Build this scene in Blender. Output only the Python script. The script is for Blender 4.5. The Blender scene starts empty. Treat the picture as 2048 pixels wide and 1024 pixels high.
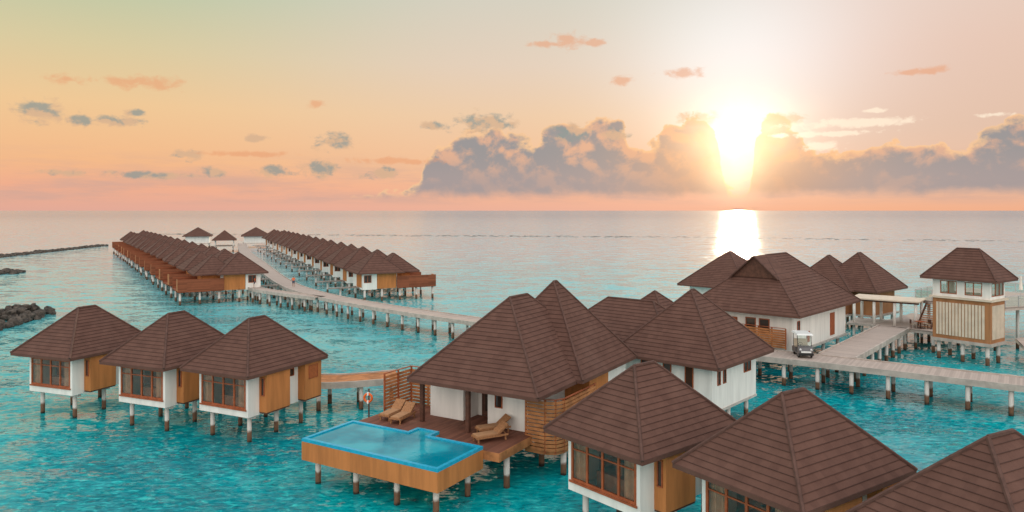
import bpy, math, random
from mathutils import Vector, Matrix, noise
R=math.radians
rnd=random.Random(7)
C=bpy.context.scene.collection
F=1450.;H=14.5
def S(r,g,b):
    f=lambda c:(c/255/12.92) if c/255<=.04045 else ((c/255+.055)/1.055)**2.4
    return (f(r),f(g),f(b),1)
# ---------------------------------------------------------------- materials
class NT:
    def __init__(s,nt): s.nt=nt
    def n(s,t,**k):
        o=s.nt.nodes.new(t)
        for a,b in k.items(): setattr(o,a,b)
        return o
    def link(s,a,b): s.nt.links.new(a,b)
    def put(s,sock,v):
        if isinstance(v,bpy.types.NodeSocket): s.link(v,sock)
        else: sock.default_value=v
    def m(s,op,a,b=None,c=None,clamp=False):
        o=s.n('ShaderNodeMath',operation=op,use_clamp=clamp)
        s.put(o.inputs[0],a)
        if b is not None: s.put(o.inputs[1],b)
        if c is not None: s.put(o.inputs[2],c)
        return o.outputs[0]
    def vm(s,op,a,b=None):
        o=s.n('ShaderNodeVectorMath',operation=op); s.put(o.inputs[0],a)
        if b is not None: s.put(o.inputs[1],b)
        return o.outputs['Value'] if op=='LENGTH' else o.outputs[0]
    def mix(s,f,a,b,mode='MIX'):
        o=s.n('ShaderNodeMix',data_type='RGBA',blend_type=mode,clamp_factor=True)
        s.put(o.inputs[0],f); s.put(o.inputs[6],a); s.put(o.inputs[7],b)
        return o.outputs[2]
    def noise(s,vec,scale,detail=4,rough=.55,dist=0,out=0):
        o=s.n('ShaderNodeTexNoise'); s.put(o.inputs['Vector'],vec)
        o.inputs['Scale'].default_value=scale;o.inputs['Detail'].default_value=detail
        o.inputs['Roughness'].default_value=rough;o.inputs['Distortion'].default_value=dist
        return o.outputs[out]
    def ss(s,v,a,b,t0=0.,t1=1.):
        o=s.n('ShaderNodeMapRange',interpolation_type='SMOOTHSTEP'); s.put(o.inputs[0],v)
        s.put(o.inputs[1],a);s.put(o.inputs[2],b);s.put(o.inputs[3],t0);s.put(o.inputs[4],t1)
        return o.outputs[0]
    def ramp(s,v,pts):
        o=s.n('ShaderNodeValToRGB'); s.put(o.inputs[0],v); e=o.color_ramp.elements
        e[0].position=pts[0][0];e[0].color=pts[0][1];e[1].position=pts[-1][0];e[1].color=pts[-1][1]
        for p,c in pts[1:-1]:
            q=e.new(p);q.color=c
        return o.outputs[0]
    def comb(s,x,y,z=0.):
        o=s.n('ShaderNodeCombineXYZ');s.put(o.inputs[0],x);s.put(o.inputs[1],y);s.put(o.inputs[2],z);return o.outputs[0]
    def sep(s,v):
        o=s.n('ShaderNodeSeparateXYZ');s.put(o.inputs[0],v);return o.outputs
def base(name,rough=.7,spec=.3):
    m=bpy.data.materials.new(name);m.use_nodes=True
    t=NT(m.node_tree);b=m.node_tree.nodes['Principled BSDF']
    b.inputs['Roughness'].default_value=rough;b.inputs['Specular IOR Level'].default_value=spec
    return m,t,b
def dark(c,k): return (c[0]*k,c[1]*k,c[2]*k,1)
def bump(t,b,h,st,dist):
    o=t.n('ShaderNodeBump');o.inputs['Strength'].default_value=st;o.inputs['Distance'].default_value=dist
    t.put(o.inputs['Height'],h);t.link(o.outputs[0],b.inputs['Normal'])
def mat(name,col,rough=.7,var=.15,scale=1.2,bmp=.15,spec=.3,streak=False):
    m,t,b=base(name,rough,spec)
    g=t.n('ShaderNodeNewGeometry').outputs['Position']
    v=g
    if streak:
        v=t.vm('MULTIPLY',g,(3.,3.,.35))
    n=t.noise(v,scale,4,.6)
    f=t.ss(n,.3,.7)
    t.link(t.mix(f,dark(col,1-var),dark(col,1+var*.6)),b.inputs['Base Color'])
    if bmp: bump(t,b,t.noise(g,30,2),bmp,.01)
    return m
def planks(name,col,axis,width,var=.25,rough=.75,gapk=.3):
    m,t,b=base(name,rough,.25)
    if axis=='UV':
        uv=t.sep(t.n('ShaderNodeUVMap').outputs[0]);c=uv[1];o2=uv[0]
    else:
        ob=t.sep(t.n('ShaderNodeTexCoord').outputs['Object']);i='XYZ'.index(axis);c=ob[i];o2=ob[(i+1)%3]
    q=t.m('DIVIDE',c,width);fr=t.m('FRACT',q);fl=t.m('FLOOR',q)
    wn=t.n('ShaderNodeTexWhiteNoise');wn.noise_dimensions='2D'
    t.link(t.comb(fl,t.m('FLOOR',t.m('MULTIPLY',o2,.3))),wn.inputs['Vector'])
    g=t.n('ShaderNodeNewGeometry').outputs['Position']
    n=t.noise(g,1.1,5,.65)
    k=t.m('ADD',t.m('MULTIPLY',wn.outputs[0],.5),t.m('MULTIPLY',n,.6))
    colr=t.mix(t.ss(k,.2,.85),dark(col,1-var),dark(col,1+var))
    gap=t.ss(fr,.0,.1)
    t.link(t.mix(gap,dark(col,gapk),colr),b.inputs['Base Color'])
    bump(t,b,gap,.4,.01)
    return m
M={}
M['white']=mat('white_render',(.82,.79,.74,1),.75,.1,.6,.1,streak=True)
M['orange']=mat('ochre_render',(.50,.185,.055,1),.75,.2,.7,.12,streak=True)
M['brownorange']=mat('brown_ochre',(.38,.165,.07,1),.75,.2,.7,.12,streak=True)
M['frame']=mat('reddish_timber',(.36,.095,.035,1),.5,.25,4)
M['darkwood']=mat('dark_timber',(.1,.042,.026,1),.6,.3,4)
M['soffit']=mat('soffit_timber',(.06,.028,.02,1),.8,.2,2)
M['deck']=planks('deck_planks',(.17,.065,.04,1),'X',.14)
M['fence']=mat('fence_slats',(.44,.175,.065,1),.75,.35,1.6,streak=False)
M['screen']=planks('red_screen',(.22,.066,.03,1),'Z',.2)
M['jetty']=planks('jetty_planks',(.41,.33,.285,1),'UV',.16,.12,.8,.7)
M['jettyside']=mat('weathered_beam',(.47,.4,.35,1),.8,.2,1.5)
M['walkside']=mat('grey_walkway',(.3,.25,.22,1),.8,.2,1.5)
M['interior']=mat('dim_room',(.34,.19,.12,1),.9,.25,2)
M['curtain']=mat('curtain_cloth',(.62,.44,.31,1),.9,.15,3)
M['concrete']=mat('pale_concrete',(.5,.47,.43,1),.85,.2,1.2)
M['cream']=mat('cream_panel',(.66,.54,.42,1),.7,.1)
M['wicker']=mat('wicker',(.36,.17,.075,1),.8,.3,12,.4)
M['cushion']=mat('tan_cushion',(.42,.22,.11,1),.9,.1,3)
M['black']=mat('black_plastic',(.02,.02,.02,1),.5,.2)
M['cartwhite']=mat('cart_paint',(.8,.8,.78,1),.25,.04,2,0,.5)
M['cartdark']=mat('cart_cowl',(.12,.11,.11,1),.35,.1,2,0,.5)
M['seatcloth']=mat('beige_vinyl',(.45,.36,.27,1),.5,.1)
M['metal']=mat('steel',(.45,.45,.45,1),.3,.1)
M['buoy']=mat('buoy_orange',(.8,.14,.02,1),.5,.08)
M['skin']=mat('skin',(.35,.18,.11,1),.6,.05)
M['shirt']=mat('orange_cloth',(.8,.15,.05,1),.9,.1)
M['trouser']=mat('dark_cloth',(.05,.06,.1,1),.9,.1)
M['umbrella']=mat('canvas',(.75,.7,.62,1),.9,.08)
M['tile']=mat('pool_tile',(.01,.36,.55,1),.25,.15,5,.0,.5)
M['lamp']=mat('lamp_glass',(.8,.8,.8,1),.1,.02,2,0)
def roofmat():
    m,t,b=base('brown_shingle',.82,.22)
    uv=t.sep(t.n('ShaderNodeUVMap').outputs[0]);g=t.n('ShaderNodeNewGeometry').outputs['Position']
    row=t.m('FLOOR',uv[1]);off=t.m('MULTIPLY',row,.37)
    wn=t.n('ShaderNodeTexWhiteNoise');wn.noise_dimensions='2D'
    uu=t.m('ADD',t.m('MULTIPLY',uv[0],2.6),off)
    t.link(t.comb(t.m('FLOOR',uu),row),wn.inputs['Vector'])
    k=t.m('ADD',t.m('MULTIPLY',wn.outputs[0],.2),t.m('MULTIPLY',t.noise(g,1.2,6,.7),.9))
    c=t.mix(t.ss(k,.2,.9),(.090,.042,.031,1),(.140,.069,.051,1))
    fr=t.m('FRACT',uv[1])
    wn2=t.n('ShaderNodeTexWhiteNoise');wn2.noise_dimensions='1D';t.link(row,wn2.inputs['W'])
    edge=t.ss(fr,.02,.13,.0,1.)  # shadow line below each course lip, painted into the shingle colour
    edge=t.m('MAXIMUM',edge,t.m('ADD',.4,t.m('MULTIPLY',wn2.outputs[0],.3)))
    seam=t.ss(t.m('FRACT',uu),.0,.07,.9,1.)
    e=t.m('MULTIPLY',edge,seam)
    stain=t.ss(t.noise(g,.35,3),.5,.75)
    c=t.mix(t.m('MULTIPLY',stain,.16),c,(.17,.105,.085,1))
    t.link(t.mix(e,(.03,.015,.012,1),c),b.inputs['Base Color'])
    bump(t,b,t.noise(g,40,2),.4,.015)
    return m
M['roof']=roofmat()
M['cap']=mat('ridge_tile',(.1,.05,.038,1),.8,.25,3,.3)
def pilemat():
    m,t,b=base('pile_concrete',.8,.3)
    g=t.n('ShaderNodeNewGeometry').outputs['Position'];z=t.sep(g)[2]
    h=t.m('ADD',z,t.m('MULTIPLY',t.noise(g,2.,4),.5))
    n=t.noise(g,5,5,.7)
    rust=t.mix(n,(.06,.035,.025,1),(.26,.13,.07,1))
    c=t.mix(t.ss(h,.85,1.05),rust,(.62,.58,.54,1))
    c=t.mix(t.ss(h,.25,.45),(.02,.022,.018,1),c)
    t.link(c,b.inputs['Base Color']);bump(t,b,n,.5,.03)
    return m
M['pile']=pilemat()
def glass(name,tint,k=.05):
    m=bpy.data.materials.new(name);m.use_nodes=True;t=NT(m.node_tree);nt=m.node_tree;nt.nodes.clear()
    o=t.n('ShaderNodeOutputMaterial');mx=t.n('ShaderNodeMixShader');tr=t.n('ShaderNodeBsdfTransparent');gl=t.n('ShaderNodeBsdfGlossy')
    tr.inputs[0].default_value=tint;gl.inputs['Roughness'].default_value=.03
    lw=t.n('ShaderNodeLayerWeight');lw.inputs[0].default_value=.5
    t.link(t.m('ADD',t.m('MULTIPLY',t.m('POWER',lw.outputs['Facing'],4.),.7),k,clamp=True),mx.inputs[0]);t.link(tr.outputs[0],mx.inputs[1]);t.link(gl.outputs[0],mx.inputs[2]);t.link(mx.outputs[0],o.inputs[0])
    return m
M['glass']=glass('window_glass',(.88,.84,.8,1),.05)
M['clear']=glass('clear_glass',(.88,.94,.92,1),.04)
def darkglass():
    m,t,b=base('dark_glass',.06,.5);b.inputs['Base Color'].default_value=(.045,.028,.022,1);return m
M['dglass']=darkglass()
def rockmat():
    m,t,b=base('rock',.85,.3);g=t.n('ShaderNodeNewGeometry').outputs['Position']
    n=t.noise(g,1.5,8,.7);t.link(t.mix(t.ss(n,.3,.7),(.02,.018,.016,1),(.13,.105,.085,1)),b.inputs['Base Color']);bump(t,b,n,.6,.2);return m
M['rock']=rockmat()
def water():
    m,t,b=base('sea_water',.09,.5);b.inputs['IOR'].default_value=1.33
    g=t.n('ShaderNodeNewGeometry').outputs['Position'];s=t.sep(g)
    # lagoon over sand near the villas, deeper water further out
    n1=t.noise(t.vm('MULTIPLY',g,(.6,1.,1.)),.05,3,.6)
    d=t.m('ADD',s[1],t.m('MULTIPLY',t.m('SUBTRACT',n1,.5),50.))
    near=t.mix(t.ss(n1,.35,.65),(.0,.18,.225,1),(.0,.34,.37,1))
    n2=t.noise(t.vm('MULTIPLY',g,(.7,1.5,1.)),2.2,4,.65,.8)
    near=t.mix(t.ss(n2,.48,.76),near,(.03,.56,.54,1))  # caustic-like light and dark ripple streaks painted into the water colour
    near=t.mix(t.ss(n2,.5,.26,0.,.85),near,(.0,.10,.135,1))
    mid=t.mix(t.ss(d,55.,118.),near,(.12,.46,.49,1))
    far=t.mix(t.ss(d,100.,260.),mid,(.30,.46,.50,1))
    far=t.mix(t.ss(s[1],400.,2000.),far,(.10,.30,.39,1))
    t.link(far,b.inputs['Base Color'])
    t.link(t.ss(s[1],60.,300.,.42,.22),b.inputs['Specular IOR Level'])
    # wave slopes: real short waves, not filtered away by distance
    def slope(sc,det,ro,dist,vec): 
        return t.vm('SUBTRACT',t.noise(t.vm('MULTIPLY',g,vec),sc,det,ro,dist,out=1),(.5,.5,.5))
    a=slope(.35,2,.6,.4,(.6,1.2,1.));c=slope(2.2,3,.65,.3,(.7,1.3,1.))
    sv=t.vm('ADD',t.vm('MULTIPLY',a,(.55,.5,0.)),t.vm('MULTIPLY',c,(.65,.65,0.)))
    nn=t.vm('NORMALIZE',t.vm('ADD',sv,(0.,0.,1.)))
    t.link(nn,b.inputs['Normal'])
    return m
M['water']=water()
def poolwater():
    m,t,b=base('pool_water',.03,.5);b.inputs['IOR'].default_value=1.33
    g=t.n('ShaderNodeNewGeometry').outputs['Position']
    n=t.noise(g,.5,2);t.link(t.mix(t.ss(n,.35,.65),(.0,.2,.28,1),(.02,.36,.44,1)),b.inputs['Base Color'])
    bump(t,b,t.noise(g,3.5,3,.6,.4),.14,.08);return m
M['poolwater']=poolwater()
# ---------------------------------------------------------------- mesh helper
class MB:
    def __init__(s): s.v=[];s.f=[];s.uv=[]
    def face(s,pts,uv=None):
        i=len(s.v);s.v+= [tuple(p) for p in pts];s.f.append(list(range(i,i+len(pts))));s.uv.append(uv or [(0,0)]*len(pts));return s
    def hexa(s,p):
        i=len(s.v);s.v+=[tuple(q) for q in p]
        for f in ((0,3,2,1),(4,5,6,7),(0,1,5,4),(1,2,6,5),(2,3,7,6),(3,0,4,7)):
            s.f.append([i+k for k in f]);s.uv.append([(0,0)]*4)
        return s
    def box(s,x0,x1,y0,y1,z0,z1):
        return s.hexa([(x0,y0,z0),(x1,y0,z0),(x1,y1,z0),(x0,y1,z0),(x0,y0,z1),(x1,y0,z1),(x1,y1,z1),(x0,y1,z1)])
    def fbox(s,p,d,u0,u1,n0,n1,z0,z1):
        n=(d[1],-d[0])
        q=lambda u,m,z:(p[0]+d[0]*u+n[0]*m,p[1]+d[1]*u+n[1]*m,z)
        return s.hexa([q(u0,n1,z0),q(u1,n1,z0),q(u1,n0,z0),q(u0,n0,z0),q(u0,n1,z1),q(u1,n1,z1),q(u1,n0,z1),q(u0,n0,z1)])
    def prism(s,pts,z0,z1):
        i=len(s.v);n=len(pts);s.v+=[(x,y,z0) for x,y in pts]+[(x,y,z1) for x,y in pts]
        s.f.append([i+k for k in range(n)][::-1]);s.f.append([i+n+k for k in range(n)]);s.uv+=[[(0,0)]*n,[p for p in pts]]
        for k in range(n):
            s.f.append([i+k,i+(k+1)%n,i+n+(k+1)%n,i+n+k]);s.uv.append([(0,0)]*4)
        return s
    def prismx(s,prof,x0,x1):
        i=len(s.v);n=len(prof);s.v+=[(x0,y,z) for y,z in prof]+[(x1,y,z) for y,z in prof]
        s.f.append([i+k for k in range(n)]);s.f.append([i+n+k for k in range(n)][::-1]);s.uv+=[[(0,0)]*n]*2
        for k in range(n):
            s.f.append([i+k,i+n+k,i+n+(k+1)%n,i+(k+1)%n]);s.uv.append([(0,0)]*4)
        return s
    def tube(s,p,q,r,n=8,r2=None):
        p=Vector(p);q=Vector(q);d=(q-p).normalized();r2=r if r2 is None else r2
        a=d.orthogonal().normalized();b=d.cross(a);i=len(s.v)
        for c,rr in ((p,r),(q,r2)):
            for k in range(n):
                t=2*math.pi*k/n;s.v.append(tuple(c+(a*math.cos(t)+b*math.sin(t))*rr))
        for k in range(n):
            s.f.append([i+k,i+(k+1)%n,i+n+(k+1)%n,i+n+k]);s.uv.append([(0,0)]*4)
        s.f.append([i+k for k in range(n)][::-1]);s.f.append([i+n+k for k in range(n)]);s.uv+=[[(0,0)]*n]*2
        return s
    def torus(s,c,ax,Rr,r,n=20,m=8):
        c=Vector(c);ax=Vector(ax).normalized();a=ax.orthogonal().normalized();b=ax.cross(a);i=len(s.v)
        for k in range(n):
            t=2*math.pi*k/n;d=a*math.cos(t)+b*math.sin(t)
            for j in range(m):
                u=2*math.pi*j/m;s.v.append(tuple(c+d*(Rr+r*math.cos(u))+ax*r*math.sin(u)))
        for k in range(n):
            for j in range(m):
                s.f.append([i+k*m+j,i+((k+1)%n)*m+j,i+((k+1)%n)*m+(j+1)%m,i+k*m+(j+1)%m]);s.uv.append([(0,0)]*4)
        return s
    def build(s,name,m,parent=None,smooth=False):
        me=bpy.data.meshes.new(name);me.from_pydata(s.v,[],s.f);me.materials.append(M[m])
        ul=me.uv_layers.new(name='UVMap');flat=[c for f in s.uv for q in f for c in q]
        ul.data.foreach_set('uv',flat)
        if smooth: me.polygons.foreach_set('use_smooth',[True]*len(me.polygons))
        o=bpy.data.objects.new(name,me);C.objects.link(o)
        if parent: o.parent=parent
        return o
def thing(name,label,cat,loc=(0,0,0),rot=0,group=None):
    o=bpy.data.objects.new(name,None);C.objects.link(o);o.location=loc;o.rotation_euler=(0,0,R(rot))
    o['label']=label;o['category']=cat
    if group:o['group']=group
    return o
def tag(o,label,cat,group=None,kind=None):
    o['label']=label;o['category']=cat
    if group:o['group']=group
    if kind:o['kind']=kind
    return o
def copy_tree(o,parent=None,name=None):
    c=o.copy();C.objects.link(c);c.parent=parent
    for ch in list(o.children): copy_tree(ch,c)
    return c
# ---------------------------------------------------------------- roofs
def hip_roof(parent,x0,x1,y0,y1,z0,rise,name='roof',course=.3,th=.16):
    w=x1-x0;d=y1-y0;h=min(w,d)/2
    sl=math.hypot(h,rise);n=max(4,int(sl/course));nx=rise/sl*.024;nz=h/sl*.024
    mb=MB()
    def rect(i,z): return [(x0+i,y0+i,z),(x1-i,y0+i,z),(x1-i,y1-i,z),(x0+i,y1-i,z)]
    prev=None
    for k in range(n):
        ib=h*k/n-nx;zb=z0+rise*k/n+nz
        it=h*(k+1)/n;zt=z0+rise*(k+1)/n
        A=rect(ib,zb);B=rect(it,zt)
        if prev:
            for e in range(4): mb.face([prev[e],prev[(e+1)%4],A[(e+1)%4],A[e]],[(0,k+.01)]*4)
        for e in range(4):
            f=(e+1)%4;ax=0 if e%2==0 else 1
            uvs=[(A[e][ax],k+.001),(A[f][ax],k+.001),(B[f][ax],k+.999),(B[e][ax],k+.999)]
            mb.face([A[e],A[f],B[f],B[e]],[(u+50*e,v+e*40) for u,v in uvs])
        prev=B
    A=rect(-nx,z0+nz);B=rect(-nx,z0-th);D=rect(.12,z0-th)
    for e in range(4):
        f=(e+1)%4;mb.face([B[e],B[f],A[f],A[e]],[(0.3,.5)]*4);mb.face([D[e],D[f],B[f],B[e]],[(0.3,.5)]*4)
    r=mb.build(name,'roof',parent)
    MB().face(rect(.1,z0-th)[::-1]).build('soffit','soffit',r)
    c=MB();E=rect(-nx,z0+.03);T=rect(h,z0+rise+.01)
    for e in range(4): c.tube(E[e],T[e],.075,6)
    if abs(w-d)>.05: c.tube(T[0],T[2],.085,6)
    c.build('ridge_cap','cap',r)
    return r
def piles(parent,pts,top,r=.16,bot=-1.):
    r=r*.88
    for x,y in pts: MB().tube((x,y,bot),(x,y,top),r,10).build('pile','pile',parent,True)
def window(parent,p,d,w,z0,z1,nm=2,ft=.07,name='window',curt=False,pane='dglass',transom=False,fm='frame'):
    f=MB();f.fbox(p,d,0,w,-.02,.06,z0,z0+ft).fbox(p,d,0,w,-.02,.06,z1-ft,z1)
    for k in range(nm+1):
        u=(w-ft)*k/nm;f.fbox(p,d,u,u+ft,-.02,.055,z0+ft,z1-ft)
    if transom: f.fbox(p,d,ft,w-ft,-.01,.045,z1-.52,z1-.46)
    o=f.build(name,fm,parent)
    MB().fbox(p,d,ft*.5,w-ft*.5,.004,.018,z0+ft*.5,z1-ft*.5).build('pane',pane,o)
    return o
def curtains(parent,p,d,w,z0,z1,frac=.2,depth=-.22):
    for side in (0,1):
        mb=MB();n=24;pts=[]
        for k in range(n+1):
            u=w*frac*k/n; u=u if side==0 else w-u
            q=depth+.05*math.sin(k*1.9);nn=(d[1],-d[0])
            pts.append((p[0]+d[0]*u+nn[0]*q,p[1]+d[1]*u+nn[1]*q))
        for k in range(n):
            a,b=pts[k],pts[k+1];mb.face([(a[0],a[1],z0),(b[0],b[1],z0),(b[0],b[1],z1),(a[0],a[1],z1)])
        mb.build('curtain','curtain',parent)
def louvre(parent,p,d,w,z0,z1):
    f=MB();f.fbox(p,d,0,w,-.01,.03,z0,z0+.05).fbox(p,d,0,w,-.01,.03,z1-.05,z1).fbox(p,d,0,.05,-.01,.03,z0,z1).fbox(p,d,w-.05,w,-.01,.03,z0,z1)
    z=z0+.08
    while z<z1-.08: f.fbox(p,d,.05,w-.05,-.01,.022,z,z+.045);z+=.085
    f.build('vent','frame',parent)
# ---------------------------------------------------------------- small overwater room (bedroom villas)
def room(label,cx,cy,rot):
    t=thing('overwater_villa',label,'villa',(cx,cy,0),rot,'single room villas on stilts in the foreground')
    hip_roof(t,-2.9,2.9,-3.6,3.6,4.45,2.95,course=.27)
    X=2.12;Y0=-2.8;Y1=2.95;zb=1.7;zt=4.4;wx0=-1.92;wx1=1.92;wz0=2.2;wz1=4.12;k=.14
    w=MB();w.box(-X,wx0,Y0,Y0+k,zb,zt).box(wx1,X,Y0,Y0+k,zb,zt).box(wx0,wx1,Y0,Y0+k,zb,wz0).box(wx0,wx1,Y0,Y0+k,wz1,zt)
    w.box(-X,-X+k,Y0+k,Y1,zb,zt).box(X-k,X,Y0+k,Y1,zb,zt).box(-X+k,X-k,Y1-k,Y1,zb,zt).box(-X+k,X-k,Y0+k,Y1-k,zb,zb+.12)
    w.build('wall','white',t)
    wi=window(t,(wx0,Y0+.03),(1,0),wx1-wx0,wz0,wz1,4,.11,pane='glass',transom=True)
    curtains(wi,(wx0,Y0+.06),(1,0),wx1-wx0,wz0-.1,wz1+.1,.22,-.2)
    MB().box(wx0-.08,wx1+.08,Y0-.1,Y0-.035,wz0-.09,wz0-.004).build('sill','frame',wi)
    MB().box(-X+k+.01,X-k-.01,-.9,-.8,zb+.13,zt-.1).box(-1.2,1.2,-1.9,-.91,zb+.13,zb+.9).box(-.3,.1,-1.6,-1.3,zb+.91,zb+1.5).build('room_interior','interior',t)
    for a,b2,lv in ((-1.9,.15,False),(1.55,3.15,True)):
        bb=MB().box(X+.003,X+.62,a,b2,zb+.18,zt-.02).build('bathroom_bay','orange',t)
        MB().box(X+.003,X+.6,a+.02,b2-.02,zb+.09,zb+.176).build('base_trim','darkwood',bb)
        if lv: louvre(bb,(X+.62,a+.35),(0,1),.9,3.2,4.1)
    window(t,(X+.18,-1.9),(1,0),.28,2.9,4.05,1,.05,name='side_window')
    window(t,(X,.55),(0,1),.6,3.55,4.05,1,.05,name='side_window')
    MB().box(-X+.1,X-.1,-2.3,-2.05,zb-.2,zb-.004).box(-X+.1,X-.1,.0,.25,zb-.2,zb-.004).box(-X+.1,X-.1,2.3,2.55,zb-.2,zb-.004).build('floor_beam','concrete',t)
    piles(t,[(x,y) for x in (-1.6,1.6) for y in (-2.2,.1,2.4)],zb-.2)
    return t
def rc(front,rot,w=5.8,d=7.2):
    a=R(rot);A=Vector((math.cos(a),math.sin(a)));B=Vector((-math.sin(a),math.cos(a)))
    c=Vector(front)-A*w/2+B*d/2;return c.x,c.y
for fr,rot,lab in (((-29.9,49.0),-21,'leftmost of the three small brown roofed villas on stilts in teal water'),
                   ((-22.05,45.9),-23,'middle one of the three small brown roofed villas left of the pool villa'),
                   ((-15.9,43.6),-26,'small brown roofed villa nearest the pool villa on its left, showing orange bays')):
    x,y=rc(fr,rot);room(lab,x,y,rot)
room('stilt villa with curtained window right in front of the pool villa',6.1,33.5,-50)
room('second stilt villa in the bottom right foreground, its roof corner touching the picture bottom',11.0,28.4,-56)
room('stilt villa cut off by the bottom right corner, only its brown roof showing',15.5,23.0,-62)
# ---------------------------------------------------------------- pool villa
v=thing('pool_villa','large brown roofed water villa with sun deck behind a blue plunge pool','villa',(-3.47,33.8,0),-31)
hip_roof(v,-6.3,2.3,5.5,16.2,4.8,4.5,course=.28)
hip_roof(v,-5.1,2.7,10.0,18.2,4.85,5.1,course=.28)
w=MB();w.box(-6.3,-3.9,7.7,18,1.9,4.72).box(-3.9,-2.2,9.3,18,1.9,4.72).box(-2.2,.45,7.7,18,1.9,4.72)
w.build('wall','white',v)
MB().box(.46,2.1,12.2,15,1.9,4.7).build('bathroom_wall','orange',v)
MB().box(.46,2.08,15.01,17.9,1.9,4.7).build('rear_wall','white',v)
dr=MB().box(-3.6,-2.6,9.22,9.29,2.2,4.3).build('door','darkwood',v)
MB().box(-3.35,-2.85,9.2,9.215,2.5,4.0).build('pane','dglass',dr)
window(v,(-1.7,7.7),(1,0),.5,3.3,4.1,1,.05)
MB().box(-9.1,.9,3.95,7.3,2.02,2.2).box(-9.1,.45,7.3,9.2,2.02,2.2).build('sun_deck','deck',v)
MB().box(-9.1,.93,3.9,3.945,1.75,2.19).box(.905,.95,3.95,7.3,1.75,2.19).box(-9.15,-9.105,3.95,9.2,1.75,2.19).build('deck_edge','fence',v)
for x,y in ((-5.9,6.4),(-2.4,6.0)):
    MB().box(x-.11,x+.11,y-.11,y+.11,2.2,4.7).build('column','darkwood',v)
def slatfence(parent,p,d,L,z0,z1,name='privacy_screen',m='fence'):
    f=MB();z=z0
    while z<z1-.12: f.fbox(p,d,0,L,-.015,.03,z,z+.16);z+=.21
    o=f.build(name,m,parent)
    g=MB();u=0
    while u<=L+.01: g.fbox(p,d,u-.05,u+.05,-.09,-.018,z0-.1,z1+.06);u+=L/max(1,round(L/1.2))
    g.fbox(p,d,0,L,-.05,.05,z1+.065,z1+.11)
    g.build('screen_post','frame',o)
    return o
slatfence(v,(-9.1,9.3),(0,-1),2.6,2.1,4.45)
slatfence(v,(-9.1,9.3),(1,0),2.7,2.1,4.45)
# screen around the outdoor bathroom, stepping round its outer corner
slatfence(v,(.55,7.25),(1,0),1.2,1.5,4.2)
slatfence(v,(1.78,7.27),(.924,.383),.55,1.5,4.2)
slatfence(v,(2.31,7.5),(.383,.924),.55,1.5,4.2)
slatfence(v,(2.56,8.05),(0,1),4.0,1.5,4.2)
MB().prism([(.5,7.3),(1.75,7.32),(2.25,7.55),(2.5,8.05),(2.5,12.1),(.5,12.1)],1.3,1.48).build('bathroom_floor','fence',v)
MB().box(.9,2.2,9.,11.8,1.49,2.5).build('bathtub','tile',v)
piles(v,[(x,y) for x in (-8.6,-5.4,-2.2,.6) for y in (5.2,9.,13.5,17)],1.95,.19)
piles(v,[(2.3,8.4),(2.3,12.)],1.3,.19)
MB().box(-9,.8,5.05,5.35,1.7,2.01).box(-9,.4,8.85,9.1,1.7,2.01).build('floor_beam','concrete',v)
# pool
p=thing('plunge_pool','blue tiled plunge pool in an orange basin on stilts below the sun deck','pool',(-3.47,33.8,0),-31)
outl=[(-8.95,0),(0,0),(0,3.87),(-3.4,3.87),(-3.4,4.7),(-4.9,4.7),(-4.9,3.87),(-8.95,3.87)]
MB().prism(outl,1.3,2.27).build('basin','orange',p)
rim=MB();n=len(outl);iw=.2
cx=[(-8.95+iw,iw),(-iw,iw),(-iw,3.87-iw),(-3.4-iw,3.87-iw),(-3.4-iw,4.7-iw),(-4.9+iw,4.7-iw),(-4.9+iw,3.87-iw),(-8.95+iw,3.87-iw)]
for k in range(n):
    a,b=outl[k],outl[(k+1)%n];c,d=cx[(k+1)%n],cx[k]
    rim.hexa([(a[0],a[1],2.274),(b[0],b[1],2.274),(c[0],c[1],2.274),(d[0],d[1],2.274),(a[0],a[1],2.44),(b[0],b[1],2.44),(c[0],c[1],2.44),(d[0],d[1],2.44)])
rim.build('tiled_rim','tile',p)
MB().prism(cx,2.28,2.38).build('pool_water','poolwater',p)
piles(p,[(x,y) for x in (-8.3,-5.6,-2.9,-.5) for y in (.55,3.2)],1.3,.17)
# loungers
def lounger(label,x,y,z,rot):
    t=thing('sun_lounger',label,'sun lounger',(x,y,z),rot,'wicker sun loungers on the pool villa deck')
    MB().box(-.33,.33,-.95,.35,.26,.34).box(-.36,-.32,-.98,.9,.24,.34).box(.32,.36,-.98,.9,.24,.34).build('frame','wicker',t)
    MB().prismx([(-.93,.345),(.33,.345),(.33,.42),(-.93,.42)],-.3,.3).build('cushion','cushion',t)
    MB().prismx([(.34,.33),(.93,.78),(.88,.86),(.3,.42)],-.33,.33).build('backrest','wicker',t)
    MB().tube((-.3,.62,.5),(-.3,.8,.3),.02,6).tube((.3,.62,.5),(.3,.8,.3),.02,6).build('backrest_prop','wicker',t)
    for sx in (-.3,.3):
        for sy in (-.85,.75): MB().box(sx-.035,sx+.035,sy-.035,sy+.035,0,.26).build('leg','wicker',t)
def loc(s,tt):
    a=R(-31);return -3.47+s*math.cos(a)-tt*math.sin(a),33.8+s*math.sin(a)+tt*math.cos(a)
for s_,t_,r_,l in ((-7.95,6.2,-24,'wicker sun lounger nearest the wooden fence at the left of the deck'),
                   (-7.0,6.0,-22,'wicker sun lounger beside the dark porch post on the left of the deck'),
                   (-1.2,6.75,-65,'wicker sun lounger closer to the villa wall on the right of the deck'),
                   (-.6,5.5,-62,'wicker sun lounger closer to the pool on the right of the deck')):
    x,y=loc(s_,t_);lounger(l,x,y,2.2,r_)
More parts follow.
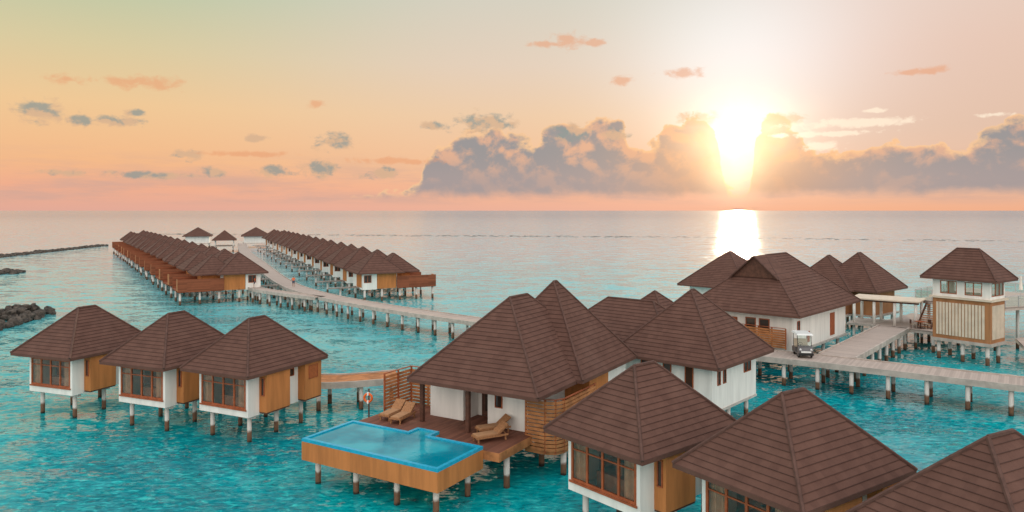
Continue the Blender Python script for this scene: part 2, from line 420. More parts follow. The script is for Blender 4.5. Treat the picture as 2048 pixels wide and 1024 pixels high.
# lifebuoy on its post
x,y=-9.0,45.6
lb=thing('lifebuoy_stand','round orange lifebuoy on a post by the walkway left of the pool villa','lifebuoy',(x,y,0),-10)
MB().tube((0,0,-1),(0,0,3.3),.05).build('post','darkwood',lb)
MB().torus((0,-.14,2.75),(0,1,0),.25,.075).build('ring','buoy',lb,True)
MB().box(-.05,.05,-.23,-.05,2.91,3.09).box(-.05,.05,-.23,-.05,2.41,2.59).build('white_band','cartwhite',lb)
# ---------------------------------------------------------------- villa behind (C)
v=thing('water_villa','white walled villa with brown pyramid roof behind the pool villa, narrow windows over the water','villa',(12.7,44.5,0),-42)
hip_roof(v,-8,0,0,8.4,4.75,4.25)
hip_roof(v,-15.3,-4.3,1.8,8.8,4.65,3.1)
hip_roof(v,-14.5,-7.5,7.4,14.4,4.65,3.2)
MB().box(-7.1,-.9,.9,7.5,1.7,4.7).box(-14.4,-7.12,2.7,7.9,1.75,4.6).box(-13.7,-8.3,8.2,13.6,1.75,4.6).build('wall','white',v)
MB().box(-7.15,-.85,.85,7.55,1.55,1.695).build('base_trim','concrete',v)
for u in (1.0,2.7,4.3): window(v,(-7.1+u,.9),(1,0),.62,2.9,4.45,1,.07)
for u in (.7,1.5): window(v,(-.9,.9+u),(0,1),.42,3.3,4.4,1,.06)
window(v,(-.9,.9+4.6),(0,1),1.1,3.5,4.4,2,.06)
piles(v,[(x,y) for x in (-6.6,-4,-1.4) for y in (1.4,4.2,7)]+[(-13.5,3.2),(-10,3.2)],1.56,.18)
# ---------------------------------------------------------------- reception building (E)
v=thing('reception_building','largest hall on the right with gabled brown roof and white walls beside the golf cart','building',(25,63,0),-43)
hip_roof(v,-11,0,0,16,5.25,4.9,course=.34)
g=MB();zr=10.2;
g.face([(-5.5,2.9,zr),(-5.5,6.5,zr),(-7.9,6.5,zr-2.14),(-7.9,2.9,zr-2.14)][::-1],[(0,.5),(3,.5),(3,5),(0,5)])
g.face([(-5.5,2.9,zr),(-5.5,6.5,zr),(-3.1,6.5,zr-2.14),(-3.1,2.9,zr-2.14)],[(0,.5),(3,.5),(3,5),(0,5)])
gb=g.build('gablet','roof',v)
MB().face([(-7.7,3.1,zr-2.05),(-3.3,3.1,zr-2.05),(-5.5,3.1,zr-.08)]).build('gablet_face','darkwood',gb)
MB().tube((-5.5,2.85,zr),(-7.9,2.85,zr-2.14),.1,6).tube((-5.5,2.85,zr),(-3.1,2.85,zr-2.14),.1,6).build('bargeboard','cap',gb)
MB().box(-9.8,-1.1,1.2,14.8,1.9,5.2).build('wall','white',v)
MB().box(-10,-.95,1.1,15,1.7,1.895).build('floor_slab','concrete',v)
MB().fbox((-9.8+2.2,1.2),(1,0),0,1.3,0,.05,2.2,4.5).build('door','frame',v)
for u in (4.3,5.6): window(v,(-9.8+u,1.2),(1,0),1.0,3.3,4.6,1,.08)
for u in (1.,): window(v,(-1.1,1.2+u),(0,1),.6,3.6,4.5,1,.06)
MB().fbox((-1.1,1.2+9.2),(0,1),0,1.2,0,.05,2.2,4.4).build('door','frame',v)
MB().fbox((-1.1,1.2+3.2),(0,1),0,.7,0,.05,2.3,3.3).build('notice_board','frame',v)
slatfence(v,(-7.8,.6),(1,0),6.3,2.2,3.9)
piles(v,[(x,y) for x in (-9,-5.4,-1.6) for y in (1.8,6,10,14)],1.7,.2)
# ---------------------------------------------------------------- pavilions D, F1, F2
def pavilion(label,cx,cy,rot,w,z0,rise,wallm='white',walls=True):
    t=thing('pavilion',label,'pavilion',(cx,cy,0),rot)
    h=w/2;hip_roof(t,-h,h,-h-.4,h+.4,z0,rise)
    if walls: MB().box(-h+1,h-1,-h+1,h-1,1.9,z0-.05).build('wall',wallm,t)
    else:
        for x in (-h+1,h-1):
            for y in (-h+1,h-1): MB().box(x-.15,x+.15,y-.15,y+.15,2.2,z0-.05).build('column','white',t)
    MB().box(-h+.6,h-.6,-h+.6,h-.6,1.9 if not walls else 1.7,2.2 if not walls else 1.895).build('floor_slab','jettyside',t)
    piles(t,[(x,y) for x in (-h+1.2,h-1.2) for y in (-h+1.2,0,h-1.2)],1.72,.2)
    return t
pavilion('pyramid roofed pavilion rising behind the left side of the gabled hall under the sun',28.6,95,-43,9.6,4.9,4.3)
pavilion('narrow pyramid roofed pavilion just right of the gabled hall ridge',40.2,92,-43,8,4.9,3.9,'brownorange')
pavilion('pyramid roofed pavilion between the gabled hall and the tower',43.6,91,-50,8,4.9,4.3,'brownorange')
# ---------------------------------------------------------------- tower
v=thing('lookout_tower','two storey tower with brown hip roof, glazed top and striped orange base','tower',(44.2,66,0),-55)
hip_roof(v,-6.8,-.1,0,4.7,8.0,2.8)
X0,X1,Y0,Y1=-6.0,-.9,.8,3.9
MB().box(X0,X1,Y0,Y1,2.1,6.0).build('lower_wall','brownorange',v)
f=MB();u=.35
while u<X1-X0-.4: f.fbox((X0,Y0),(1,0),u,u+.21,.002,.05,2.45,5.6);u+=.29
f.build('batten_panel','cream',v)
f=MB();u=.35
while u<Y1-Y0-.4: f.fbox((X1,Y0),(0,1),u,u+.21,.002,.05,2.45,5.6);u+=.29
f.build('batten_panel','cream',v)
MB().box(X0-.25,X1+.25,Y0-.25,Y1+.25,6.0,6.18).build('upper_floor','cream',v)
w=MB()
for x in (X0,X1-.7): w.box(x,x+.7,Y0,Y0+.25,6.18,7.95).box(x,x+.7,Y1-.25,Y1,6.18,7.95)
w.box(X0+.7,X1-.7,Y0,Y0+.2,6.18,6.45).box((X0+X1)/2-.35,(X0+X1)/2+.35,Y0,Y0+.25,6.45,7.95).box(X0+.7,X1-.7,Y0,Y0+.2,7.7,7.95)
w.box(X0,X0+.2,Y0+.25,Y1-.25,6.18,6.45).box(X1-.2,X1,Y0+.25,Y1-.25,6.18,6.45).box(X0+.7,X1-.7,Y1-.2,Y1,6.18,6.45)
w.build('upper_wall','white',v)
mx=(X0+X1)/2
for a,b in ((X0+.7,mx-.35),(mx+.35,X1-.7)): window(v,(a,Y0+.05),(1,0),b-a,6.45,7.7,2,.07,pane='clear')
window(v,(X1-.05,Y0+.25),(0,1),Y1-Y0-.5,6.45,7.7,3,.07,pane='clear')
MB().box(X0-.1,X1+.1,Y0-.1,Y1+.1,1.8,2.095).build('floor_slab','jettyside',v)
piles(v,[(x,y) for x in (X0+.4,mx,X1-.4) for y in (Y0+.4,Y1-.4)],1.8,.2)
# ---------------------------------------------------------------- boardwalks
def catmull(pts,step=1.2):
    out=[];n=len(pts)
    for i in range(n-1):
        p0=Vector(pts[max(i-1,0)]);p1=Vector(pts[i]);p2=Vector(pts[i+1]);p3=Vector(pts[min(i+2,n-1)])
        k=max(2,int((p2-p1).length/step))
        for j in range(k):
            t=j/k;out.append(.5*((2*p1)+(p2-p0)*t+(2*p0-5*p1+4*p2-p3)*t*t+(3*p1-p0-3*p2+p3)*t**3))
    out.append(Vector(pts[-1]));return out
def walk(label,pts,width,ps=3.,z=2.2,curve=True,name='boardwalk',m='jetty'):
    t=thing(name,label,'boardwalk',(0,0,0))
    L=catmull(pts) if curve else [Vector(q) for q in pts]
    N=[]
    for i in range(len(L)):
        d=(L[min(i+1,len(L)-1)]-L[max(i-1,0)]).normalized();N.append(Vector((-d.y,d.x)))
    dk=MB();eds=[MB(),MB()];s=0;h=width/2
    for i in range(len(L)-1):
        a,b=L[i],L[i+1];na,nb=N[i],N[i+1];ds=(b-a).length
        q=lambda c,n,o,zz:(c.x+n.x*o,c.y+n.y*o,zz)
        dk.face([q(a,na,-h,z),q(b,nb,-h,z),q(b,nb,h,z),q(a,na,h,z)],[(0,s),(0,s+ds),(width,s+ds),(width,s)])
        dk.face([q(a,na,h,z-.1),q(b,nb,h,z-.1),q(b,nb,-h,z-.1),q(a,na,-h,z-.1)],[(0,s)]*4)
        for ed,(o0,o1) in zip(eds,((h,h+.14),(-h-.14,-h))):
            ed.hexa([q(a,na,o0,z-.36),q(b,nb,o0,z-.36),q(b,nb,o1,z-.36),q(a,na,o1,z-.36),q(a,na,o0,z+.1),q(b,nb,o0,z+.1),q(b,nb,o1,z+.1),q(a,na,o1,z+.1)])
        s+=ds
    dk.build('deck',m,t)
    for ed in eds: ed.build('kerb','jettyside',t)
    acc=ps*.5;s=0
    for i in range(len(L)-1):
        a,b=L[i],L[i+1];ds=(b-a).length
        while s+ds>=acc:
            c=a.lerp(b,(acc-s)/ds);n=N[i]
            for o in (-h+.25,h-.25):
                MB().tube((c.x+n.x*o,c.y+n.y*o,-1),(c.x+n.x*o,c.y+n.y*o,z-.35),.165,8).build('pile','pile',t,True)
            e=MB().fbox((c.x-n.x*h,c.y-n.y*h),(n.x,n.y),0.01,width-.01,-.14,.14,z-.46,z-.12);e.build('crossbeam','jettyside',t)
            acc+=ps
        s+=ds
    return t
walk('long pale boardwalk running between the two far rows of villas',[(-101,272),(-96,258),(-77,210),(-58.5,168),(-44.5,136),(-35.5,117.5),(-29.5,108.)],2.8,5.)
walk('curving pale boardwalk on stilts from the villa rows towards the pool villa roof',[(-29.5,108.),(-25.4,102.5),(-20.0,96.4),(-13.8,90.2),(-8.2,85.0),(-3,80.4),(8,71.3),(20,63.4)],2.8,3.)
walk('short boardwalk spur leading to the nearest villa of the left row',[(-43,118.5),(-39,113.),(-34.,108.4),(-27.2,102.9)],1.7,3.)
walk('straight boardwalk past the golf cart to the right edge of the photo',[(20,63.4),(26,59.6),(44,46.6),(52,41)],3.3,2.6,curve=False)
walk('boardwalk branch from the golf cart along the white hall to the tower',[(27.5,61.3),(40.5,76.8)],2.8,2.6,curve=False)
walk('orange timber walkway behind the three left villas leading to the pool villa fence',[(-32,60),(-22,57.5),(-14.5,53.5),(-8.6,55.)],2.6,2.6,z=2.05,m='fence')
def platform(label,poly,z,pl,rail=False,name='platform',th=.35,m='jetty',edges=None):
    t=thing(name,label,'deck',(0,0,0))
    MB().prism(poly,z-.12,z).build('deck',m,t);MB().prism(poly,z-th,z-.125).build('edge_beam','jettyside',t)
    piles(t,pl,z-th,.18)
    n=len(poly)
    for k in range(n):
        if edges is not None and k not in edges: continue
        a=Vector(poly[k]);b=Vector(poly[(k+1)%n]);d=(b-a);L=d.length;d.normalize();c=max(1,round(L/1.8))
        if rail:
            for j in range(c): MB().fbox((a.x,a.y),(d.x,d.y),L*j/c+.08,L*(j+1)/c-.08,-.01,.01,z+.08,z+1.05).build('glass_panel','clear',t)
        ps=MB();mt='metal' if rail else 'fence'
        for j in range(c): ps.fbox((a.x,a.y),(d.x,d.y),L*j/c-.04,L*j/c+.04,-.04,.04,z,z+1.1)
        ps.fbox((a.x,a.y),(d.x,d.y),0,L,-.03,.03,z+1.1,z+1.16)
        if not rail: ps.fbox((a.x,a.y),(d.x,d.y),0,L,-.015,.015,z+.72,z+.77).fbox((a.x,a.y),(d.x,d.y),0,L,-.015,.015,z+.36,z+.41)
        ps.build('railing',mt,t)
    return t
platform('low timber deck between the boardwalk branch and the tower base',[(39,78.2),(43.8,72.6),(53,78),(48,87)],2.2,[(40.5,77),(43,74),(45,76.5),(48,78),(44,81),(47,84),(51,79)],edges=(1,))
platform('low timber landing right of the tower base at the picture edge',[(46.2,64.9),(54,64),(58,72),(49.3,71)],2.0,[(46.9,65.7),(49.5,65.5),(52,65.2),(49,69),(52,69),(55,68)],edges=(0,1))
platform('raised terrace with glass railing right behind the tower',[(44.5,80.),(49.8,73.2),(64,78),(58,92)],4.7,[(46,80),(50,75),(53,76),(56,77.5),(59,78.5),(50,84),(54,88)],True)
# stairs from the low deck to the raised terrace
stp=thing('staircase','short timber staircase climbing from the low deck to the raised terrace by the tower','stairs',(44.9,77.2,0),-52)
for sx in (-.7,.7): MB().prismx([(-2.6,2.2),(-2.3,2.2),(.1,4.45),(.1,4.68),(-.1,4.68)],sx-.04,sx+.04).build('stringer','darkwood',stp)
for k in range(11): MB().box(-.65,.65,-2.45+k*.22,-2.2+k*.22,2.36+k*.205,2.41+k*.205).build('tread','fence',stp)
# pergola
pg=thing('pergola','flat white canopy on white columns in front of the pavilions by the tower','pergola',(41.2,79.5,0),-38)
MB().box(-3.4,3.4,-2.2,2.2,4.8,4.93).build('canopy','cream',pg)
MB().box(-3.3,3.3,-1.9,-1.7,4.6,4.795).box(-3.3,3.3,1.7,1.9,4.6,4.795).build('beam','darkwood',pg)
for x in (-3,-1,1,3):
    for y in (-1.8,1.8): MB().tube((x,y,2.2),(x,y,4.6),.15,10).build('column','white',pg,True)
MB().box(-3.6,3.6,-2.4,2.4,1.95,2.19).build('floor','jettyside',pg)
piles(pg,[(x,y) for x in (-3,0,3) for y in (-1.9,1.9)],1.95)
def dining(label,x,y,z,rot):
    t=thing('dining_table',label,'table',(x,y,z),rot,'small dining tables on the timber deck by the tower')
    MB().box(-.45,.45,-.45,.45,.7,.75).build('table_top','frame',t)
    MB().box(-.05,.05,-.05,.05,.06,.69).build('table_leg','darkwood',t);MB().box(-.25,.25,-.25,.25,.01,.055).build('base','darkwood',t)
def chair(label,x,y,z,rot):
    t=thing('dining_chair',label,'chair',(x,y,z),rot,'dining chairs on the timber deck by the tower')
    MB().box(-.22,.22,-.22,.22,.42,.47).build('seat','seatcloth',t);MB().box(-.22,.22,.2,.24,.48,.92).build('backrest','darkwood',t)
    for sx in (-.19,.19):
        for sy in (-.19,.19): MB().box(sx-.02,sx+.02,sy-.02,sy+.02,0,.415).build('leg','darkwood',t)
for i,(x,y,w_) in enumerate(((42.6,75.6,'nearest the boardwalk branch'),(46.0,76.0,'in the middle of the deck'),(47.9,77.4,'nearest the tower'))):
    dining('small square dining table '+w_,x,y,2.2,20)
    chair('dining chair left of the small table '+w_,x-.75,y+.1,2.2,80);chair('dining chair right of the small table '+w_,x+.75,y,2.2,-80)
# parasols on terrace
for x,y,l in ((53.5,79,'closed pale parasol on the glass railed terrace behind the tower, left one'),(56.5,80.5,'closed pale parasol on the glass railed terrace behind the tower, right one')):
    t=thing('parasol',l,'parasol',(x,y,4.7));MB().tube((0,0,0),(0,0,2.6),.035).build('pole','metal',t)
    MB().tube((0,0,1.),(0,0,2.55),.2,10,.04).build('canopy','umbrella',t);MB().tube((0,0,0),(0,0,.12),.28,12).build('base','concrete',t)
# ---------------------------------------------------------------- golf cart
def wheel(parent,x,y):
    w=MB().torus((x,y,.25),(1,0,0),.18,.075,18,8).build('wheel','black',parent,True)
    MB().tube((x-.05,y,.25),(x+.05,y,.25),.12,12).build('rim','metal',w)
gc=thing('golf_cart','white roofed golf cart parked on the boardwalk beside the white hall','golf cart',(24.6,61.4,2.2),-8)
MB().prismx([(-1.15,.28),(-1.2,.62),(-1.0,.86),(-.62,.98),(-.56,.4),(-.3,.34),(.1,.34),(.12,.7),(.9,.72),(1.15,.6),(1.15,.28)],-.58,.58).build('body','cartdark',gc)
MB().box(-.6,.6,-1.24,-1.16,.25,.42).build('bumper','black',gc)
MB().box(-.4,.4,-1.225,-1.2,.47,.6).build('grille','cartwhite',gc)
MB().box(-.55,.55,.1,.55,.73,.86).build('seat','seatcloth',gc);MB().prismx([(.5,.86),(.6,.86),(.72,1.35),(.64,1.35)],-.55,.55).build('backrest','seatcloth',gc)
for sx in (-.55,.55):
    MB().tube((sx,-.72,.9),(sx,-.5,1.86),.025).build('post','black',gc);MB().tube((sx,.75,.7),(sx,.8,1.86),.025).build('post','black',gc)
    hl=MB().tube((sx*.78,-1.17,.7),(sx*.78,-1.07,.72),.085,12).build('headlight','lamp',gc)
MB().hexa([(-.66,-.85,1.86),(.66,-.85,1.86),(.66,1.1,1.86),(-.66,1.1,1.86),(-.6,-.78,1.98),(.6,-.78,1.98),(.6,1.02,1.98),(-.6,1.02,1.98)]).build('roof','cartwhite',gc)
MB().hexa([(-.52,-.71,.98),(.52,-.71,.98),(.52,-.69,.98),(-.52,-.69,.98),(-.52,-.51,1.84),(.52,-.51,1.84),(.52,-.49,1.84),(-.52,-.49,1.84)]).build('windscreen','clear',gc)
MB().torus((-.25,-.3,1.05),(0,.8,.6),.17,.018,16,6).tube((-.25,-.3,1.05),(-.25,-.5,.7),.02).build('steering_wheel','black',gc)
for x in (-.5,.5):
    for y in (-.82,.8): wheel(gc,x,y)
# ---------------------------------------------------------------- far villas
def far_villa(mir):
    s=-1 if mir else 1
    t=thing('row_villa','x','villa')
    def bx(mb,x0,x1,y0,y1,z0,z1): return mb.box(min(s*x0,s*x1),max(s*x0,s*x1),y0,y1,z0,z1)
    def hr(x0,x1,*a): hip_roof(t,min(s*x0,s*x1),max(s*x0,s*x1),*a,course=.5)
    hr(-5.2,2.4,-4.2,4.4,4.6,3.1);hr(-.9,5.6,-2.2,5.6,4.5,2.8)
    bx(bx(MB(),-4.2,-1.9,-3.2,2.9,1.9,4.55),-1.89,1.6,-2.6,3.4,1.9,4.5).build('wall','white',t)
    bx(MB(),-1.85,1.3,-3.22,-2.62,2.0,4.52).build('bathroom_bay','orange',t)
    bx(MB(),-4.26,-4.205,-2.6,.4,2.2,4.4).build('entrance_panel','orange',t)
    bx(MB(),1.62,4.3,-1.2,3.6,1.9,4.4).build('living_room_wall','orange',t)
    bx(MB(),1.65,8.,-3.4,3.8,1.95,2.15).build('sun_deck','screen',t)
    bx(MB(),1.35,8.,-3.5,-3.4,2.0,3.95).build('privacy_screen','screen',t)
    bx(MB(),4.32,8.,3.8,3.9,2.,3.8).build('privacy_screen','screen',t)
    bx(MB(),7.9,8.,-3.39,-1.6,2.0,3.9).build('privacy_screen','fence',t)
    bx(MB(),-4.6,-4.27,-1.5,1.5,2.0,2.15).build('entrance_step','jetty',t)
    bx(MB(),-8.8,-4.61,-.5,.5,1.98,2.15).build('access_walkway','walkside',t)
    window(t,(s*-4.0 if s>0 else 2.3,-3.2),(1,0),1.2,3.0,4.2,2,.08)
    piles(t,[(s*x,y) for x in (-3.8,-1,2.,4.8,7.6) for y in (-2.9,2.9)]+[(s*-7.,0)],1.92,.2)
    return t
ordn=['nearest','second','third','fourth','fifth','sixth','seventh','eighth','ninth','tenth','eleventh','twelfth','thirteenth','farthest']
for side,(ox,oy),(dx,dy),n,mir in (('left',(-45.6,117.),(-.53,.848),14,True),('right',(-21.3,119.5),(-.405,.914),14,False)):
    proto=far_villa(mir);rz=math.atan2(dy,dx)-math.pi/2
    for i in range(n):
        o=proto if i==0 else copy_tree(proto)
        L=i*12.+(rnd.uniform(-.7,.7) if i else 0)
        o.location=(ox+dx*L,oy+dy*L,0);o.rotation_euler=(0,0,rz+R(rnd.uniform(-4,4)))
        w={'nearest':'nearest','farthest':'farthest'}.get(ordn[i],ordn[i]+' from the front')
        o['label']=f'{w} brown roofed villa of the {side} far row along the long boardwalk'
        o['group']=f'villas of the {side} far row'
def endp(label,x,y,w,z0,rise,walls=True): return pavilion(label,x,y,20,w,z0,rise,'white',walls)
endp('white walled pavilion at the far end of the boardwalk, left of the gazebo',-123,284,10.5,4.6,3.3)
endp('small open gazebo on the boardwalk between the two end pavilions',-101.5,256,8,4.2,3.3,False)
endp('white walled pavilion at the far end of the boardwalk, right of the gazebo',-101,286,11,4.6,3.3)
# ---------------------------------------------------------------- people
def person(label,x,y,z,rot,top):
    t=thing('person',label,'person',(x,y,z),rot)
    def skin(name,V,E,Rr,m):
        me=bpy.data.meshes.new(name);me.from_pydata(V,E,[]);me.materials.append(M[m]);o=bpy.data.objects.new(name,me);C.objects.link(o);o.parent=t
        sk=o.modifiers.new('s','SKIN')
        for i,r in enumerate(Rr): me.skin_vertices[0].data[i].radius=(r,r)
        me.skin_vertices[0].data[0].use_root=True
        sb=o.modifiers.new('b','SUBSURF');sb.levels=1;sb.render_levels=1
        return o
    V=[(0,0,.95),(0,0,1.2),(0,0,1.42),(0,0,1.52),(0,-.02,1.66),(.19,0,1.4),(.25,.06,1.13),(.25,-.08,.9),(-.19,0,1.4),(-.25,-.05,1.13),(-.24,-.2,.92),
       (.1,0,.9),(.1,-.12,.5),(.1,-.1,.08),(.1,-.22,.04),(-.1,0,.9),(-.1,.08,.5),(-.1,.25,.1),(-.1,.15,.03)]
    E=[(0,1),(1,2),(2,3),(3,4),(2,5),(5,6),(6,7),(2,8),(8,9),(9,10),(0,11),(11,12),(12,13),(13,14),(0,15),(15,16),(16,17),(17,18)]
    skin('body',V,E,[.13,.12,.13,.055,.1,.06,.045,.035,.06,.045,.035,.09,.06,.04,.035,.09,.06,.04,.035],'skin')
    skin('shirt',[(0,0,.92),(0,0,1.2),(0,0,1.42),(.2,0,1.4),(.25,.05,1.18),(-.2,0,1.4),(-.25,-.04,1.18)],[(0,1),(1,2),(2,3),(3,4),(2,5),(5,6)],[.155,.145,.15,.08,.065,.08,.065],top)
    skin('trousers',[(0,0,.92),(.1,0,.88),(.1,-.12,.5),(-.1,0,.88),(-.1,.08,.5)],[(0,1),(1,2),(0,3),(3,4)],[.14,.11,.085,.11,.085],'trouser')
    skin('hair',[(0,.01,1.7),(0,.04,1.62)],[(0,1)],[.105,.08],'black')
person('person in an orange shirt walking on the long boardwalk near the bend',-35.2,116.8,2.2,20,'shirt')
person('person in orange standing on the spur by the nearest left row villa',-41.2,116.,2.2,-60,'shirt')
# ---------------------------------------------------------------- rocks
def rockmesh(seed):
    import bmesh
    bm=bmesh.new();bmesh.ops.create_icosphere(bm,subdivisions=2,radius=1)
    for q in bm.verts:
        n=noise.noise(q.co*1.3+Vector((seed*7,0,0)));n2=noise.noise(q.co*3+Vector((seed*3,5,0)))
        q.co*=1+.45*n+.15*n2;q.co.z*=.7
    me=bpy.data.meshes.new('boulder');bm.to_mesh(me);bm.free();me.materials.append(M['rock']);return me
RM=[rockmesh(i) for i in range(6)]
for i in range(130):
    t=rnd.random();c=Vector((-63.8,86)).lerp(Vector((-66,102)),t);w=rnd.uniform(-3.6,3.6);c.x+=w-1.5
    zz=1.7*(1-abs(w)/4.)*rnd.uniform(.4,1)
    o=bpy.data.objects.new('boulder',RM[i%6]);C.objects.link(o);o.location=(c.x,c.y,zz-.1);s=rnd.uniform(.4,.8);o.scale=(s,s*rnd.uniform(.8,1.2),s*rnd.uniform(.8,1.1));o.rotation_euler=(rnd.random(),rnd.random(),rnd.random()*6)
    tag(o,'grey brown boulder in the rock pile at the left edge below the far breakwater','boulder','boulders of the rock pile at the left edge')
def rockline(name,label,a,b,wid,n,s0,s1,hz=.6,flat=1.,cat='breakwater'):
    vv=[];ff=[]
    for i in range(n):
        me=RM[i%6];t=rnd.random();c=Vector(a).lerp(Vector(b),t);w=rnd.uniform(-wid,wid);s=rnd.uniform(s0,s1)
        m=Matrix.Translation((c.x+rnd.uniform(-wid,wid),c.y+w,hz*(1-abs(w)/wid)*rnd.random()))@Matrix.Rotation(rnd.random()*6,4,'Z')@Matrix.Scale(s,4)@Matrix.Diagonal((1,1,flat,1))
        k=len(vv);vv+=[tuple(m@q.co) for q in me.vertices];ff+=[[k+j for j in p.vertices] for p in me.polygons]
    me=bpy.data.meshes.new(name);me.from_pydata(vv,[],ff);me.materials.append(M['rock']);o=bpy.data.objects.new(name,me);C.objects.link(o);tag(o,label,cat,kind='stuff')
rockline('breakwater','long low dark rock breakwater behind the left villa row',(-158,216),(-168,298),1.6,420,.5,.9,.5)
rockline('breakwater','short dark rock spit at the left edge between breakwater and rock pile',(-126,160),(-116,168),3,110,.6,1.1,.7)
rockline('breakwater','small rocks in the water left of the gabled hall roof',(22.5,105),(27,107),.8,40,.4,.8,.3)
for k,(a,b,n) in enumerate((((-90,425),(70,400),230),((70,400),(240,345),140),((-230,450),(-90,430),140))):
    rockline('reef',['thin dark reef line breaking the far water behind the villa rows','thin dark reef line in the far water right of centre','thin dark reef line in the far water at the left'][k],a,b,11,n,.4,1.5,.02,.06,'reef')
# ---------------------------------------------------------------- sea
sea=MB().face([(-60000,-400,0),(60000,-400,0),(60000,60000,0),(-60000,60000,0)]).build('sea','water');sea['kind']='structure'
# ---------------------------------------------------------------- world
W=bpy.data.worlds.new('World');bpy.context.scene.world=W;W.use_nodes=True
nt=W.node_tree;nt.nodes.clear();t=NT(nt)
dirv=t.n('ShaderNodeTexCoord').outputs['Generated'];x,y,z=t.sep(dirv)
U=t.m('ARCTAN2',x,y);hor=t.m('SQRT',t.m('ADD',t.m('MULTIPLY',x,x),t.m('MULTIPLY',y,y)))
V=t.m('DIVIDE',z,t.m('MAXIMUM',hor,.02))
def uvp(px,py): return math.atan((px-1024)/1450),(421-py)/math.hypot(1450,px-1024)
K=1/1450.
UV=t.comb(U,V,0.)
Lr=t.ramp(V,[(0,S(226,170,152)),(.03,S(240,174,142)),(.06,S(244,186,138)),(.13,S(240,200,150)),(.2,S(218,203,160)),(.29,S(184,200,168)),(.5,S(165,194,190)),(1,S(160,185,200))])
Mr=t.ramp(V,[(0,S(234,176,154)),(.03,S(243,182,148)),(.06,S(244,192,152)),(.13,S(238,203,168)),(.2,S(228,207,186)),(.29,S(214,208,192)),(.5,S(185,200,200)),(1,S(165,188,200))])
Rr=t.ramp(V,[(0,S(238,174,140)),(.04,S(234,190,162)),(.1,S(226,192,170)),(.2,S(230,198,180)),(.29,S(230,206,192)),(.5,S(200,202,200)),(1,S(165,188,200))])
sky=t.mix(t.ss(U,-.55,.0),Lr,Mr);sky=t.mix(t.ss(U,.05,.5),sky,Rr)
# soft streaks low on the horizon
st=t.noise(t.vm('MULTIPLY',UV,(6.,45.,1.)),1.,5,.62)
lowm=t.m('MULTIPLY',t.ss(V,.09,.03),t.ss(st,.4,.66))
lowm=t.m('MULTIPLY',lowm,t.ss(V,.004,.016))
sky=t.mix(t.m('MULTIPLY',lowm,.6),sky,S(200,166,154))
def ell(px,py,rx,ry):
    u,v_=uvp(px,py);q=t.vm('SUBTRACT',UV,(u,v_,0.));q=t.vm('MULTIPLY',q,(1/(rx*K*math.cos(u)**1),1/(ry*K*math.cos(u)),0.))
    return t.vm('LENGTH',q)
def gauss(*a): L=ell(*a);return t.m('POWER',2.71828,t.m('MULTIPLY',t.m('MULTIPLY',L,L),-1.))
def addc(base,f,col,k): 
    return t.mix(1.,base,t.vm('MULTIPLY',t.comb(f,f,f),(col[0]*k,col[1]*k,col[2]*k)),'ADD')
sky=addc(sky,gauss(1490,90,240,170),(.42,.72,.9),.34)
sky=addc(sky,gauss(1475,200,170,120),(.6,.8,.85),.18)
# cumulus bank
fb=t.noise(t.vm('MULTIPLY',UV,(24.,28.,1.)),1.,6,.55,.2)
fb2=t.noise(t.vm('MULTIPLY',t.vm('ADD',UV,(-.005,-.011,0.)),(24.,28.,1.)),1.,6,.55,.2)
shade=t.m('SUBTRACT',fb,fb2)
fine=t.noise(t.vm('MULTIPLY',UV,(50.,80.,1.)),1.,5,.6,.3)
big=t.noise(t.vm('MULTIPLY',UV,(9.,12.,1.)),1.,3,.5)
# rounded billows
vo=t.n('ShaderNodeTexVoronoi');vo.feature='SMOOTH_F1';vo.inputs['Scale'].default_value=1.;vo.inputs['Smoothness'].default_value=.3
t.link(t.vm('ADD',t.vm('MULTIPLY',UV,(46.,52.,1.)),t.vm('MULTIPLY',t.comb(fb,fine,0.),(1.2,1.2,0.))),vo.inputs['Vector'])
bil=t.m('SUBTRACT',.45,vo.outputs['Distance'])
prof=[(700,400),(820,380),(850,325),(900,280),(950,258),(1000,255),(1040,275),(1080,268),(1115,240),(1160,232),(1200,222),(1240,240),(1270,275),(1305,282),(1330,245),(1385,228),(1420,250),(1445,330),(1475,385),(1505,330),(1530,238),(1580,244),(1620,285),(1690,308),(1760,275),(1850,278),(1900,292),(1960,272),(2030,240),(2150,245)]
fc=t.n('ShaderNodeFloatCurve');cm=fc.mapping;cu=cm.curves[0]
umin,umax=-.3,.7
pts=[((uvp(a,b)[0]-umin)/(umax-umin),uvp(a,b)[1]/.16) for a,b in prof]
cu.points[0].location=(0,0);cu.points[1].location=(1,.6)
for a,b in pts: cu.points.new(a,b)
cm.update()
fc.inputs[0].default_value=1.;t.link(t.m('DIVIDE',t.m('SUBTRACT',U,umin),umax-umin,clamp=True),fc.inputs[1])
top=t.m('MULTIPLY',fc.outputs[0],.16)
dd=t.m('ADD',t.m('SUBTRACT',top,V),t.m('ADD',t.m('MULTIPLY',t.m('SUBTRACT',fb,.5),.055),t.m('ADD',t.m('MULTIPLY',bil,.022),t.m('MULTIPLY',t.m('SUBTRACT',fine,.5),.016))))
bank=t.m('MULTIPLY',t.ss(dd,-.001,.004),t.ss(t.m('ADD',V,t.m('MULTIPLY',t.m('SUBTRACT',fb,.5),.02)),.014,.03))
sh=t.m('ADD',t.m('MULTIPLY',shade,.9),t.m('ADD',t.m('MULTIPLY',t.m('SUBTRACT',big,.5),.3),t.m('MULTIPLY',bil,-.12)))
ccol=t.mix(t.ss(sh,-.12,.07),S(226,176,146),S(150,148,150))
ccol=t.mix(t.m('MULTIPLY',t.ss(V,.085,.035),.8),ccol,S(166,154,154))
rimf=t.m('MULTIPLY',t.ss(dd,.014,.0),.9)
